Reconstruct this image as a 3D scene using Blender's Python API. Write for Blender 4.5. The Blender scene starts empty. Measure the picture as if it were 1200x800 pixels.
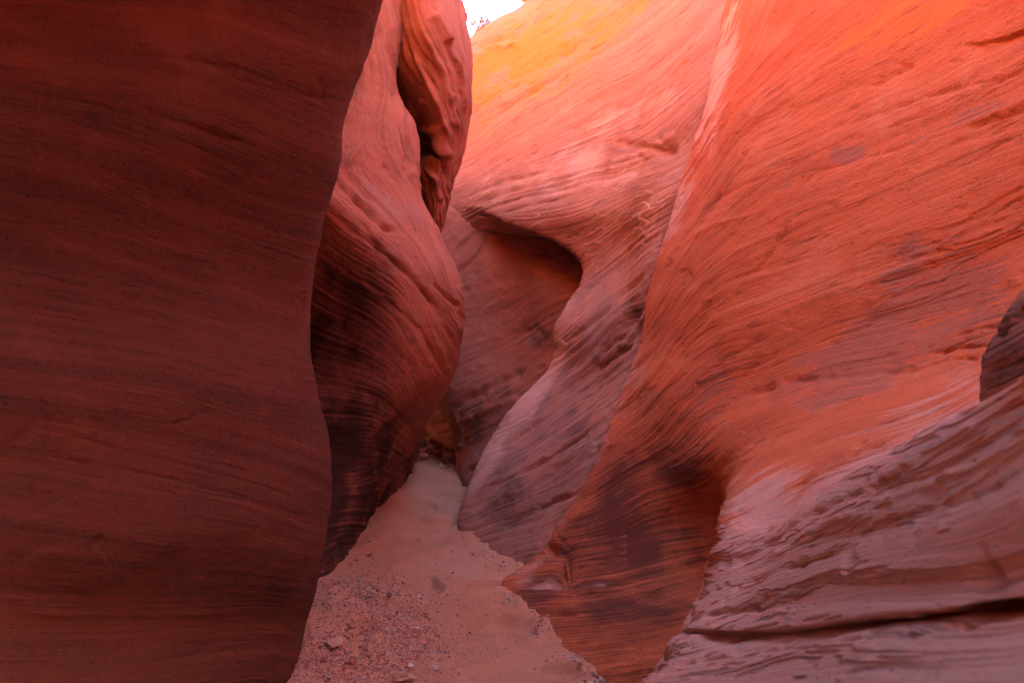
import bpy, math, random
import numpy as np

# ------------------------------------------------------------------ camera, world, sun, exposure
SC = bpy.context.scene
QUAL = 1.0                     # mesh fineness
EYE = 1.4                      # camera height above the sand
cam_d = bpy.data.cameras.new("camera")
cam = bpy.data.objects.new("camera", cam_d)
SC.collection.objects.link(cam)
cam.location = (0, 0, EYE)
cam.rotation_euler = (math.radians(90), 0, 0)
cam_d.lens = 24.0
cam_d.sensor_width = 36.0
cam_d.clip_start = 0.05
cam_d.clip_end = 3000
cam_d.dof.use_dof = True
cam_d.dof.focus_distance = 3.4
cam_d.dof.aperture_fstop = 3.6
SC.camera = cam

SUN_EL, SUN_AZ = math.radians(38), math.radians(94)    # azimuth measured from +Y towards +X
world = bpy.data.worlds.new("World")
SC.world = world
world.use_nodes = True
wn, wl = world.node_tree.nodes, world.node_tree.links
bg = wn["Background"]
sky = wn.new("ShaderNodeTexSky")
sky.sky_type = 'NISHITA'
sky.sun_disc = False
sky.sun_elevation = SUN_EL
sky.sun_rotation = SUN_AZ
sky.air_density = 1.0
sky.dust_density = 0.6
wl.new(sky.outputs[0], bg.inputs[0])
bg.inputs[1].default_value = 0.06

sun_d = bpy.data.lights.new("sun", 'SUN')
sun_d.energy = 5.0
sun_d.angle = math.radians(0.5)
sun_d.color = (1.0, 0.93, 0.82)
sun = bpy.data.objects.new("sun", sun_d)
SC.collection.objects.link(sun)
sun.rotation_euler = (math.radians(90) - SUN_EL, 0, -SUN_AZ + math.pi)
sun.location = (0, 0, 30)

SC.view_settings.view_transform = 'Standard'
SC.view_settings.look = 'None'
SC.view_settings.exposure = 4.6
SC.view_settings.gamma = 1.0
SC.cycles.max_bounces = 10
SC.cycles.diffuse_bounces = 3
SC.cycles.use_denoising = True

random.seed(4)
COL = SC.collection

# ------------------------------------------------------------------ numpy noise
_r = np.random.RandomState(11)
_perm = _r.permutation(512).astype(np.int64)
_perm = np.concatenate([_perm, _perm])
_g = _r.normal(size=(512, 3))
_g /= np.linalg.norm(_g, axis=1)[:, None]
_g = _g.astype(np.float32)

def perlin(x, y, z):
    x = np.asarray(x, np.float32); y = np.asarray(y, np.float32); z = np.asarray(z, np.float32)
    xi = np.floor(x).astype(np.int64); yi = np.floor(y).astype(np.int64); zi = np.floor(z).astype(np.int64)
    xf = x - xi; yf = y - yi; zf = z - zi
    u = xf*xf*xf*(xf*(xf*6-15)+10); v = yf*yf*yf*(yf*(yf*6-15)+10); w = zf*zf*zf*(zf*(zf*6-15)+10)
    out = 0
    for dx in (0, 1):
        hx = _perm[(xi+dx) & 511]; wx = u if dx else 1-u
        for dy in (0, 1):
            hy = _perm[(hx + ((yi+dy) & 511)) & 1023]; wy = v if dy else 1-v
            for dz in (0, 1):
                g = _g[_perm[(hy + ((zi+dz) & 511)) & 1023]]
                wz = w if dz else 1-w
                out = out + wx*wy*wz*(g[:, 0]*(xf-dx)+g[:, 1]*(yf-dy)+g[:, 2]*(zf-dz))
    return out*1.5

def fbm(x, y, z, oct=4, gain=0.5):
    o = 0; a = 1.0; f = 1.0
    for k in range(oct):
        o = o + a*perlin(x*f+k*17.3, y*f+k*5.1, z*f-k*9.7)
        a *= gain; f *= 2.03
    return o

def sm(a, b, x):
    t = np.clip((x-a)/(b-a), 0, 1)
    return t*t*(3-2*t)

# ------------------------------------------------------------------ geometry helpers
def W(u, v, Y):
    "a point Y metres down the canyon, sighted at photo position (u, v)"
    return ((u-600)/800*Y, Y, EYE-(v-400)/800*Y)

def proj(P):
    Y = np.maximum(P[:, 1], 0.25)
    return 600+P[:, 0]/Y*800, 400-(P[:, 2]-EYE)/Y*800

def spline_eval(t, C, q):
    "natural cubic spline through C[k] at knots t, evaluated at q (C: n x ...)"
    n = len(t); h = np.diff(t)
    A = np.zeros((n, n)); R = np.zeros((n,)+C.shape[1:])
    A[0, 0] = A[-1, -1] = 1
    for i in range(1, n-1):
        A[i, i-1] = h[i-1]; A[i, i] = 2*(h[i-1]+h[i]); A[i, i+1] = h[i]
        R[i] = 6*((C[i+1]-C[i])/h[i]-(C[i]-C[i-1])/h[i-1])
    M = np.linalg.solve(A, R.reshape(n, -1)).reshape(R.shape)
    k = np.clip(np.searchsorted(t, q, side='right')-1, 0, n-2)
    sh = (-1,)+(1,)*(C.ndim-1)
    hk = h[k].reshape(sh); a = ((t[k+1]-q).reshape(sh))/hk; b = 1-a
    return a*C[k]+b*C[k+1]+((a**3-a)*M[k]+(b**3-b)*M[k+1])*hk*hk/6

def resample(N, seg, axis, dens):
    "spline along one axis; dens = samples between neighbouring control points"
    C = np.moveaxis(N, axis, 0)
    d = np.linalg.norm(np.diff(C[..., :3], axis=0), axis=-1).mean(axis=1)
    d = np.maximum(d, 1e-3)**0.6
    t = np.concatenate([[0], np.cumsum(d)])
    q = np.concatenate([np.linspace(t[i], t[i+1], dens[i], endpoint=False) for i in range(len(t)-1)]+[[t[-1]]])
    return np.moveaxis(spline_eval(t, C, q), 0, axis)

def auto_dens(N, axis, px=1.7, cap=90, hidden=6):
    "enough samples that a visible cell is about px pixels"
    C = np.moveaxis(N, axis, 0)
    Y = np.maximum(C[..., 1], 0.25)
    U = 600+C[..., 0]/Y*800; V = 400-(C[..., 2]-EYE)/Y*800
    out = []
    for i in range(C.shape[0]-1):
        du = np.hypot(np.diff(np.clip(U, -60, 1260), axis=0)[i], np.diff(np.clip(V, -60, 860), axis=0)[i]).max()
        dw = np.linalg.norm(C[i+1]-C[i], axis=-1).mean()
        out.append(int(min(cap, max(du/px, hidden, dw*6))))
    return out

def rbf(polys, scale):
    "thin plate spline through traced bedding lines; each line keeps one value"
    pts, val = [], []
    for s, line in polys:
        for p in line:
            pts.append(p); val.append(s)
    p = np.array(pts, float)/400; f = np.array(val, float)*scale
    d2 = ((p[:, None]-p[None])**2).sum(-1)
    K = np.where(d2 > 0, 0.5*d2*np.log(d2+1e-12), 0)+np.eye(len(p))*2e-3
    Pm = np.hstack([np.ones((len(p), 1)), p])
    A = np.block([[K, Pm], [Pm.T, np.zeros((3, 3))]])
    sol = np.linalg.solve(A, np.concatenate([f, np.zeros(3)]))
    w, a = sol[:-3], sol[-3:]
    def ev(u, v):
        x = u/400; y = v/400
        o = a[0]+a[1]*x+a[2]*y
        for i in range(len(p)):
            r2 = (x-p[i, 0])**2+(y-p[i, 1])**2+1e-9
            o = o+w[i]*0.5*r2*np.log(r2)
        return o
    return ev

_t1 = np.random.RandomState(5).normal(size=4096)
def n1(s):
    "smooth 1-D noise"
    i = np.floor(s).astype(int); f = s-i; f = f*f*(3-2*f)
    return _t1[i & 4095]*(1-f)+_t1[(i+1) & 4095]*f

def beds(s):
    "bedding relief: hard and soft layers as rounded ribs, -1..1"
    a = n1(s*9+3.1)*.9+n1(s*23+8.7)*.6+n1(s*57+1.3)*.35+n1(s*130+4.4)*.16
    return np.tanh(a*.8)

def polydist(u, v, line):
    best = np.full(u.shape, 1e9, np.float32); side = np.zeros(u.shape, np.float32); al = np.zeros(u.shape, np.float32)
    L = 0; segs = []
    for (x0, y0), (x1, y1) in zip(line[:-1], line[1:]):
        l = math.hypot(x1-x0, y1-y0); segs.append((x0, y0, x1, y1, L, l)); L += l
    for x0, y0, x1, y1, s0, l in segs:
        dx, dy = (x1-x0)/l, (y1-y0)/l
        t = np.clip((u-x0)*dx+(v-y0)*dy, 0, l)
        ex = u-(x0+dx*t); ey = v-(y0+dy*t)
        d = np.sqrt(ex*ex+ey*ey); m = d < best
        best[m] = d[m]; side[m] = np.sign(dx*ey-dy*ex)[m]; al[m] = ((s0+t)/L)[m]
    return best, side, al

def obj_of(name, me, mat, parent=None):
    o = bpy.data.objects.new(name, me)
    COL.objects.link(o)
    if mat: me.materials.append(mat)
    if parent: o.parent = parent
    return o

def mesh_grid(P, attrs=None, name="m"):
    R, Cc = P.shape[:2]
    me = bpy.data.meshes.new(name)
    idx = np.arange(R*Cc).reshape(R, Cc)
    q = np.stack([idx[:-1, :-1], idx[1:, :-1], idx[1:, 1:], idx[:-1, 1:]], -1).reshape(-1, 4)
    me.vertices.add(R*Cc); me.vertices.foreach_set("co", P.reshape(-1).astype(np.float32))
    me.loops.add(q.size); me.loops.foreach_set("vertex_index", q.reshape(-1).astype(np.int32))
    me.polygons.add(len(q)); me.polygons.foreach_set("loop_start", (np.arange(len(q))*4).astype(np.int32))
    me.polygons.foreach_set("use_smooth", np.ones(len(q), bool))
    me.update(calc_edges=True)
    for k, (a, ty) in (attrs or {}).items():
        at = me.attributes.new(k, ty, 'POINT')
        at.data.foreach_set("value" if ty == 'FLOAT' else "color", a.reshape(-1).astype(np.float32))
    return me

def grid_normals(P):
    du = np.gradient(P, axis=1); dv = np.gradient(P, axis=0)
    n = np.cross(du, dv); l = np.linalg.norm(n, axis=-1, keepdims=True)
    return n/np.maximum(l, 1e-9)

# ------------------------------------------------------------------ materials
def new_mat(name):
    m = bpy.data.materials.new(name); m.use_nodes = True
    nt = m.node_tree; b = nt.nodes["Principled BSDF"]
    b.inputs["Specular IOR Level"].default_value = 0.18
    return m, nt, b

def rock_mat(name, base, dark, pale, mauve=(0.36, 0.19, 0.165), gold=(0.70, 0.20, 0.035), streak=60, bump=1.0, stripe_mix=0.48, rough=0.9, broad=0.55, shade_dark=(0.035, 0.013, 0.011), blot=1.0):
    m, nt, b = new_mat(name); N, L = nt.nodes.new, nt.links.new
    b.inputs["Roughness"].default_value = rough
    st = N("ShaderNodeAttribute"); st.attribute_name = "strata"
    zo = N("ShaderNodeAttribute"); zo.attribute_name = "zone"
    geo = N("ShaderNodeNewGeometry")
    sep = N("ShaderNodeSeparateXYZ"); L(geo.outputs["Position"], sep.inputs[0])
    def math_(op, a, bb=None, v=None):
        n = N("ShaderNodeMath"); n.operation = op
        L(a, n.inputs[0])
        if bb is not None: L(bb, n.inputs[1])
        if v is not None: n.inputs[1].default_value = v
        return n.outputs[0]
    def vec(k, along):
        c = N("ShaderNodeCombineXYZ")
        L(math_('MULTIPLY', st.outputs["Fac"], v=k), c.inputs[0])
        L(math_('MULTIPLY', sep.outputs[1], v=along), c.inputs[1])
        L(math_('MULTIPLY', math_('ADD', sep.outputs[0], sep.outputs[2]), v=along), c.inputs[2])
        return c.outputs[0]
    def noise(v, sc, det, ro=0.6, dist=0):
        n = N("ShaderNodeTexNoise"); L(v, n.inputs["Vector"])
        n.inputs["Scale"].default_value = sc; n.inputs["Detail"].default_value = det
        n.inputs["Roughness"].default_value = ro; n.inputs["Distortion"].default_value = dist
        return n.outputs["Fac"]
    def ramp(f, a, bb, lo=0.0, hi=1.0):
        r = N("ShaderNodeMapRange"); L(f, r.inputs[0])
        for i, x in enumerate((a, bb, lo, hi)): r.inputs[i+1].default_value = x
        r.interpolation_type = 'SMOOTHSTEP'
        return r.outputs[0]
    def mix(f, a, bb):
        n = N("ShaderNodeMix"); n.data_type = 'RGBA'
        if isinstance(f, float): n.inputs[0].default_value = f
        else: L(f, n.inputs[0])
        for k, x in ((6, a), (7, bb)):
            if isinstance(x, tuple): n.inputs[k].default_value = x+(1,)
            else: L(x, n.inputs[k])
        return n.outputs[2]
    s1 = noise(vec(streak, .5), 1.0, 6, 0.65, 0.08)      # thin laminae
    s2 = noise(vec(streak*.22, 0.35), 1.0, 4, 0.6, 0.15)   # broad beds
    bl = noise(geo.outputs["Position"], 2.2, 7, 0.6, 0.4)
    gr = noise(geo.outputs["Position"], 150, 4, 0.75)
    c = mix(math_('MULTIPLY', ramp(s2, .62, .34), v=broad), base, dark)
    c = mix(math_('MULTIPLY', ramp(s1, .5, .74), v=stripe_mix), c, pale)
    c = mix(math_('MULTIPLY', ramp(s1, .46, .26), v=stripe_mix*.9), c, dark)
    c = mix(math_('MULTIPLY', ramp(bl, .53, .68), v=.4*blot), c, pale)
    c = mix(math_('MULTIPLY', ramp(bl, .45, .30), v=.5), c, dark)
    c = mix(math_('MULTIPLY', ramp(gr, .38, .66), v=.4), c, pale)
    c = mix(math_('MULTIPLY', ramp(noise(geo.outputs["Position"], 62, 2, .5), .64, .74), v=.5), c, dark)
    zs = N("ShaderNodeSeparateColor"); L(zo.outputs["Color"], zs.inputs[0])
    rag = math_('ADD', math_('MULTIPLY', bl, v=.9), math_('MULTIPLY', s1, v=.7))
    rg = math_('MULTIPLY', math_('SUBTRACT', rag, v=.8), v=2.0)
    def zone(out, col, c, lo, hi, k=.9):
        return mix(math_('MULTIPLY', ramp(math_('ADD', out, math_('MULTIPLY', rg, math_('MINIMUM', math_('MULTIPLY', out, v=4.0), v=1.0))), lo, hi), v=k), c, col)
    c = zone(zs.outputs[0], mauve, c, .42, .52, .75)
    c = zone(zs.outputs[1], gold, c, .25, .8)  # warm bounced glow painted on slope tops, and the unseen bounce tops
    c = zone(zs.outputs[2], shade_dark, c, .15, .85, .96)  # shade painted into hollows and undersides; also the boulder's own dark tone
    c = zone(zo.outputs["Alpha"], (0.70, 0.39, 0.31), c, .22, .7)  # paler rock, with lit edges and the bright slab painted in
    def ridged(f, w):          # thin line where the noise crosses its middle
        a = math_('ABSOLUTE', math_('SUBTRACT', f, v=.5))
        return ramp(a, 0.0, w, 1.0, 0.0)
    patch = ramp(noise(geo.outputs["Position"], 3.1, 3), .48, .62)
    crk = math_('MULTIPLY', ridged(noise(vec(streak*.35, .5), 1.0, 5, .6, .12), .016), patch)
    pit = math_('MULTIPLY', ramp(noise(geo.outputs["Position"], 62, 2, .5), .66, .76), ramp(noise(geo.outputs["Position"], 5, 3), .42, .6))
    c = mix(math_('MULTIPLY', crk, v=.4), c, (dark[0]*.4, dark[1]*.4, dark[2]*.4))
    L(c, b.inputs["Base Color"])
    h = math_('ADD', math_('MULTIPLY', noise(vec(streak*1.5, 1.3), 1.0, 6, .7), v=.014),
              math_('MULTIPLY', noise(geo.outputs["Position"], 48, 9, .78), v=.016))
    h = math_('SUBTRACT', h, math_('MULTIPLY', crk, v=.010))
    h = math_('SUBTRACT', h, math_('MULTIPLY', pit, v=.012))
    bp = N("ShaderNodeBump"); bp.inputs["Strength"].default_value = bump; bp.inputs["Distance"].default_value = 1.0
    L(h, bp.inputs["Height"]); L(bp.outputs[0], b.inputs["Normal"])
    return m

RED  = rock_mat("red_sandstone",    (0.40, 0.14, 0.088), (0.23, 0.068, 0.045), (0.52, 0.24, 0.175), bump=.7)
SHADED = rock_mat("shaded_sandstone", (0.108, 0.033, 0.020), (0.055, 0.018, 0.013), (0.20, 0.066, 0.038), blot=1.0, stripe_mix=.5, bump=.7, streak=80, broad=.85)  # same rock as the other walls, darkened to carry this wall's shade
ORG  = rock_mat("orange_sandstone", (0.62, 0.145, 0.052), (0.42, 0.078, 0.03), (0.70, 0.27, 0.155), shade_dark=(0.13, 0.036, 0.022), mauve=(0.38, 0.14, 0.10))
PINK = rock_mat("pink_sandstone",   (0.50, 0.215, 0.15), (0.31, 0.105, 0.07), (0.62, 0.35, 0.28), shade_dark=(0.12, 0.045, 0.035))
MAUV = rock_mat("mauve_sandstone",  (0.50, 0.29, 0.25), (0.30, 0.15, 0.125), (0.60, 0.40, 0.36), stripe_mix=.6, broad=.9)

# ------------------------------------------------------------------ the wall builder
def wall(name, rows, mat, lines, sscale=0.0045, up=None, feats=(), zones=(), amp=0.012, lump=0.03, plates=0.0,
         parent=None, px=1.7, cap=90, flip=False, pits=0.0, world_rows=False, seed=0.0, px2=None, bedmask=None, lean=None, bounce_z=None, fdep=1.0, ledge=0.012, ledge_f=7.0, rough=None, pale_lit_mask=None):
    N = np.array([[p if len(p) == 4 else W(*p) for p in r] for r in rows], float) if world_rows else \
        np.array([[(p[1] if p[0] == 'w' else W(*p)) for p in r] for r in rows], float)
    if up:
        extra = []; P = N[0].copy()
        for k, d in enumerate(up):
            P = P+np.array(d, float)
            if lean: P[:, 0] += lean(P, k)
            extra.insert(0, P.copy())
        N = np.concatenate([np.array(extra), N], 0)
    dr = auto_dens(N, 0, px/QUAL, cap); dc = auto_dens(N, 1, px/QUAL, cap)
    G = resample(resample(N, None, 0, dr), None, 1, dc)
    shp = G.shape
    nrm = grid_normals(G)
    flat = G.reshape(-1, 3); nf = nrm.reshape(-1, 3)
    c = flat-np.array([0, 0, EYE]); vis = (flat[:, 1] > .5)
    u, v = proj(flat); scr = vis & (u > 0) & (u < 1200) & (v > 0) & (v < 800)
    if not scr.any(): scr = flat[:, 1] > -99
    if (np.einsum('ij,ij->i', nf, -c)[scr].mean()) < 0: nf = -nf; flipn = True
    else: flipn = False
    u, v = proj(flat)
    uc = np.clip(u, -250, 1450); vc = np.clip(v, -300, 1000)
    s = rbf(lines, sscale)(uc, vc)
    # beyond the traced part bedding just follows height
    x, y, z = flat.T
    s = s+np.where(v < -300, (z-(EYE+(700/800)*np.maximum(y, .25)))*0.6, 0)
    wob = fbm(x*.9+seed, y*.9, z*.9, 3)*.05
    sw = s+wob*.35
    m = .55+.9*perlin(x*1.3+7, y*1.3, z*1.3+seed)
    m = np.clip(m, .12, 1.3)
    if bedmask is not None: m = m*bedmask(u, v)
    nearf = np.clip((y-.5)/2.3, .13, 1)
    d = beds(sw)*amp*m*nearf
    d = d+fbm(x*1.1+seed, y*1.1, z*1.6, 3)*lump*nearf
    fr = sw*ledge_f+1.3*perlin(x*2.1+4, y*2.1, z*2.1)+.35*perlin(x*9, y*9, z*9)
    fr = fr-np.floor(fr)
    lm = np.clip(.1+1.5*perlin(x*1.7+2, y*1.7+6, z*1.7), 0, 1)
    d = d+(sm(0, .12, fr)*(1-fr)-.35)*ledge*lm*(bedmask(u, v) if bedmask is not None else 1)
    d = d+perlin(sw*45, y*.6+x*.6, z*.6+5)*amp*.55*nearf
    d = d+fbm(x*14, y*14, z*14, 3)*(rough if rough is not None else amp*.3)*nearf
    if plates:
        q = fbm(sw*7+3, (x+y)*1.7, z*1.7+seed, 4)
        st = 0
        for k, th in enumerate((-.35, -.1, .12, .36)):
            st = st+sm(th-.012, th+.012, q)
        d = d+(st-2)*plates*np.clip(.35+1.2*perlin(x*.8, y*.8+3, z*.8), 0, 1)
    if pits:
        q = perlin(x*9+3, y*9, z*9)+.4*perlin(x*21, y*21, z*21)
        d = d-sm(.42, .75, q)*pits
    sc = np.maximum(flat[:, 1], .5)/800
    fin = vis & (u > -300) & (u < 1500) & (v > -300) & (v < 1100)
    for f in feats:
        line, w, dep0 = f[0], f[1], f[2]; kind = f[3] if len(f) > 3 else 'groove'
        xs = [p[0] for p in line]; ys = [p[1] for p in line]; pad = w*(12 if kind == 'step' else 4)
        I = np.nonzero(fin & (u > min(xs)-pad) & (u < max(xs)+pad) & (v > min(ys)-pad) & (v < max(ys)+pad))[0]
        if not len(I): continue
        uu, vv = u[I], v[I]; zz = np.zeros_like(uu)
        dd, side, al = polydist(uu, vv, line)
        jit = 1+.5*perlin(uu/11, vv/11, zz+seed); dep = dep0*fdep*(.75+.9*perlin(uu/23, vv/23, zz+3.3))
        fade = np.clip(np.sin(np.pi*np.clip(al, .02, .98))*2.2, 0, 1)
        if kind == 'step':         # a lip: raised on one side and dying away from it
            d[I] += dep*sm(-w*.25, w*.12, dd*side*jit)*np.exp(-np.maximum(dd*side, 0)/(w*2.5))*fade
        else:
            d[I] += dep*np.exp(-(dd*jit/w)**2)*fade
    G2 = (flat+nf*d[:, None]).reshape(shp)
    zc = np.zeros((len(flat), 4), np.float32)
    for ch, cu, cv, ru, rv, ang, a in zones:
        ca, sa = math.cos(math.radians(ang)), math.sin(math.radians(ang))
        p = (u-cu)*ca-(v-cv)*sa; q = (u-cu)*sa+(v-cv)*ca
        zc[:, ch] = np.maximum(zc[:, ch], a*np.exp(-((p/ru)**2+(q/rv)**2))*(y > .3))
    if pale_lit_mask: zc[:, 3] *= pale_lit_mask(u, v)
    if bounce_z: zc[:, 1] = np.maximum(zc[:, 1], sm(bounce_z, bounce_z+.7, z))      # golden tops above the frame, added to bounce warm light
    me = mesh_grid(G2 if not flipn else G2[:, ::-1], {"strata": ((s+wob*.2).reshape(shp[:2]) if not flipn else (s+wob*.2).reshape(shp[:2])[:, ::-1], 'FLOAT'),
                        "zone": (zc.reshape(shp[0], shp[1], 4) if not flipn else zc.reshape(shp[0], shp[1], 4)[:, ::-1], 'FLOAT_COLOR')}, name)
    print(name, shp, len(flat))
    return obj_of(name, me, mat, parent)

def tag(o, label=None, cat=None, group=None, kind=None):
    if label: o['label'] = label
    if cat: o['category'] = cat
    if group: o['group'] = group
    if kind: o['kind'] = kind
    return o

def empty(name, loc):
    o = bpy.data.objects.new(name, None); COL.objects.link(o); o.location = loc
    return o

def adopt(o, root):
    o.parent = root; o.matrix_parent_inverse.identity()
    o.location = -np.array(root.location)
    return o

# ------------------------------------------------------------------ A: near left wall
def rowA(v, ue, k=1.0, wrap=1.0):
    q = [(-.55, 1.15), (-.2, 1.42), (0, 1.6), (.18, 1.77), (.36, 1.95), (.54, 2.15), (.72, 2.37), (.87, 2.56), (.96, 2.68), (1.0, 2.82)]
    r = [('w', (-1.7, -6, EYE-(v-400)/800*1.6)), ('w', (-1.75, -2.5, EYE-(v-400)/800*1.6)), ('w', (-1.65, -.3, EYE-(v-400)/800*1.5))]
    for a, Y in q: r.append((ue*a, v, Y*(1+(k-1)*(1-max(0, a)**6))))
    r += [(ue-3, v, 3.0), (ue-22, v, 3.3), (ue-95, v, 3.7), ('w', (-2.6, 4.4, EYE-(v-400)/800*3.3))]
    return r
edgeA = [(0, 443, 1.0), (60, 430, .985), (120, 411, .985), (180, 397, 1.0), (240, 379, 1.03), (300, 367, 1.045), (370, 366, 1.03), (430, 368, .985),
         (480, 373, .975), (540, 380, .985), (600, 383, .975), (650, 378, .985), (700, 369, 1.015), (750, 353, 1.02), (800, 337, .99), (900, 300, .98), (1000, 280, .98)]
wall("canyon_wall", [rowA(v, ue, k) for v, ue, k in edgeA], SHADED,
     [(-150, [(0, -150), (200, -165), (440, -120)]), (-60, [(0, -70), (220, -70), (440, -20)]), (25, [(0, 25), (150, 42), (300, 75), (415, 118)]),
      (90, [(0, 80), (150, 105), (270, 150), (400, 205)]), (160, [(0, 150), (200, 205), (385, 270)]), (235, [(0, 235), (200, 292), (370, 350)]),
      (320, [(0, 320), (200, 360), (370, 410)]), (410, [(0, 405), (200, 430), (370, 475)]), (510, [(0, 505), (190, 545), (380, 600)]),
      (600, [(0, 605), (190, 632), (380, 660)]), (715, [(0, 720), (200, 722), (350, 720)]), (800, [(0, 812), (200, 800), (340, 785)])],
     sscale=.0026, up=[(.6, 0, .7), (.6, 0, .7), (.0, 0, .4), (-.3, 0, .7), (-.5, 0, .9), (-.6, 0, .8), (-1, 0, .5), (-7, 0, .3)], lean=lambda P, k: np.where(P[:, 1] < 0.9, -.35*(k < 3)*np.clip(.9-P[:, 1], 0, 1.5), 0),
     feats=[([(200, 498), (222, 494), (235, 484)], 3, -.02), ([(100, 60), (230, 70), (300, 88), (410, 130)], 5, -.018), ([(270, 92), (330, 108), (415, 122)], 3, -.014),
            ([(150, 120), (260, 160), (300, 172)], 5, -.016), ([(180, 135), (290, 170)], 3, -.01), ([(0, 522), (200, 560), (380, 612)], 3, -.014), ([(60, 505), (200, 540), (372, 590)], 2.5, -.012),
            ([(0, 534), (190, 575), (340, 610)], 2, -.010), ([(373, 92), (380, 105), (377, 125)], 4, -.02), ([(355, 160), (372, 148), (398, 118)], 3, .012),
            ([(252, 640), (262, 628), (270, 632)], 5, -.02), ([(105, 645), (125, 628)], 6, -.02), ([(80, 705), (95, 690)], 6, -.025), ([(320, 682), (335, 690)], 6, .014),
            ([(352, 480), (358, 470), (362, 445)], 5, -.02), ([(0, 718), (130, 722), (350, 718)], 3, .01), ([(0, 760), (200, 755), (340, 750)], 3, -.01),
            ([(265, 14), (275, 8)], 4, .015)],
     zones=[(2, 120, 300, 220, 70, -15, .34), (2, 100, 130, 170, 30, -14, .3), (2, 330, 300, 60, 60, 0, .3), (2, 200, 690, 260, 45, 0, .35)],  # shaded bands of the relief darkened in the colour
     amp=.0025, ledge=.006, rough=.0025, lump=.03, pits=.004, fdep=.45, seed=2.0, bounce_z=3.6)
tag(bpy.data.objects["canyon_wall"], "smooth dark red near wall filling the whole left side of the passage", "rock wall")

# ------------------------------------------------------------------ B: second buttress on the left
def wrapB(S, w=None):
    u, v, Y = S
    return [(u-3, v, Y+.25), (u-25, v, Y+.7), (u-80, v, Y+1.4), ('w', (-2.8, max(Y+2.6, 8.5), EYE-(v-400)/800*Y))]
Brows = [
 [(340, -60, 4.7), (395, -60, 4.85), (430, -60, 5.0), (450, -60, 5.12), (462, -60, 5.28), (470, -60, 5.42), (482, -60, 5.7)],
 [(340, 0, 4.6), (385, 0, 4.75), (425, 0, 4.92), (443, 0, 5.02), (457, 0, 5.16), (467, 0, 5.3), (478, 0, 5.6)],
 [(320, 55, 4.5), (370, 50, 4.6), (410, 50, 4.78), (432, 50, 4.9), (448, 50, 5.02), (460, 52, 5.17), (470, 55, 5.45)],
 [(310, 100, 4.4), (360, 100, 4.5), (400, 100, 4.66), (424, 100, 4.78), (441, 102, 4.9), (455, 105, 5.04), (467, 108, 5.3)],
 [(300, 145, 4.25), (350, 148, 4.36), (390, 152, 4.48), (420, 153, 4.6), (447, 154, 4.74), (471, 155, 4.92), (488, 155, 5.2)],
 [(300, 185, 4.05), (345, 195, 4.14), (385, 207, 4.2), (420, 214, 4.35), (450, 218, 4.55), (476, 222, 4.77), (492, 225, 5.05)],
 [(300, 212, 4.0), (340, 222, 4.04), (380, 236, 4.06), (425, 255, 4.18), (465, 267, 4.36), (497, 273, 4.63), (516, 272, 4.98)],
 [(300, 270, 4.2), (335, 275, 4.22), (370, 285, 4.22), (425, 300, 4.16), (475, 313, 4.24), (522, 325, 4.5), (542, 330, 4.9)],
 [(300, 370, 4.5), (335, 370, 4.5), (370, 375, 4.48), (425, 380, 4.33), (475, 385, 4.28), (521, 390, 4.5), (541.5, 395, 4.9)],
 [(300, 440, 4.5), (335, 445, 4.52), (372, 450, 4.5), (425, 450, 4.38), (470, 450, 4.4), (509, 445, 4.66), (531, 440, 5.1)],
 [(300, 510, 4.3), (335, 515, 4.36), (375, 522, 4.4), (415, 517, 4.4), (450, 508, 4.55), (481, 497, 5.0), (504, 490, 5.7)],
 [(300, 590, 3.9), (335, 595, 4.0), (372, 600, 4.1), (410, 590, 4.38), (441, 572, 4.92), (470, 545, 5.7), (496, 512, 7.2)],
 [(300, 690, 3.45), (340, 692, 3.6), (374, 688, 3.9), (402, 664, 4.25), (430, 621, 5.08), (461, 581, 6.2), (490, 541, 7.95)],
 [(300, 790, 3.3), (340, 785, 3.45), (374, 770, 3.7), (402, 740, 4.1), (430, 690, 4.9), (461, 640, 6.0), (486, 590, 7.8)]]
B1 = wall("lower_bulge", [[('w', (-2.3, 3.2, EYE-(r[0][1]-400)/800*3.9))]+r+wrapB(r[-1]) for r in Brows], RED,
     [(-100, [(470, 0), (480, 120), (497, 220), (541, 335)]), (-30, [(440, 0), (455, 110), (480, 220), (540, 355)]), (40, [(395, 170), (430, 225), (490, 290), (541, 395)]),
      (100, [(385, 235), (445, 285), (500, 345), (535, 430)]), (180, [(370, 300), (430, 340), (485, 400), (515, 465)]), (260, [(368, 385), (430, 410), (480, 450), (500, 490)]),
      (340, [(372, 470), (430, 478), (480, 510)]), (430, [(375, 570), (420, 570), (450, 560)]), (520, [(378, 660), (410, 640)])],
     sscale=.0052, up=[(.15, 0, .8), (.1, 0, .9), (-.3, 0, 1.3), (-.8, 0, 1.0), (-.9, 0, .3), (-7, 0, .3)],
     feats=[([(395, 212), (420, 232), (445, 262), (470, 272)], 4, -.05), ([(388, 250), (440, 285), (500, 345), (536, 410)], 3, -.03), ([(400, 262), (470, 310), (520, 370)], 2.5, -.02),
            ([(430, 330), (490, 385), (525, 445)], 3, -.02), ([(440, 20), (462, 80), (464, 130)], 4, -.02), ([(392, 150), (410, 120), (425, 70)], 4, -.03), ([(400, 200), (425, 170), (440, 190)], 3, .02),
            ([(505, 330), (540, 362)], 2.5, -.025), ([(460, 120), (475, 180), (482, 230)], 3, -.02)],
     zones=[(2, 395, 560, 90, 150, 0, 1.0), (2, 385, 400, 60, 120, -25, .8), (0, 450, 240, 60, 22, -35, .5)],  # shade under the bulge painted dark
     amp=.008, ledge=.014, rough=.005, lump=.03, pits=.008, seed=9.0, bounce_z=4.5,
     bedmask=lambda u, v: np.where(v < 200, .3, 1.0)*np.where(v > 480, .5, 1))
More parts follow.
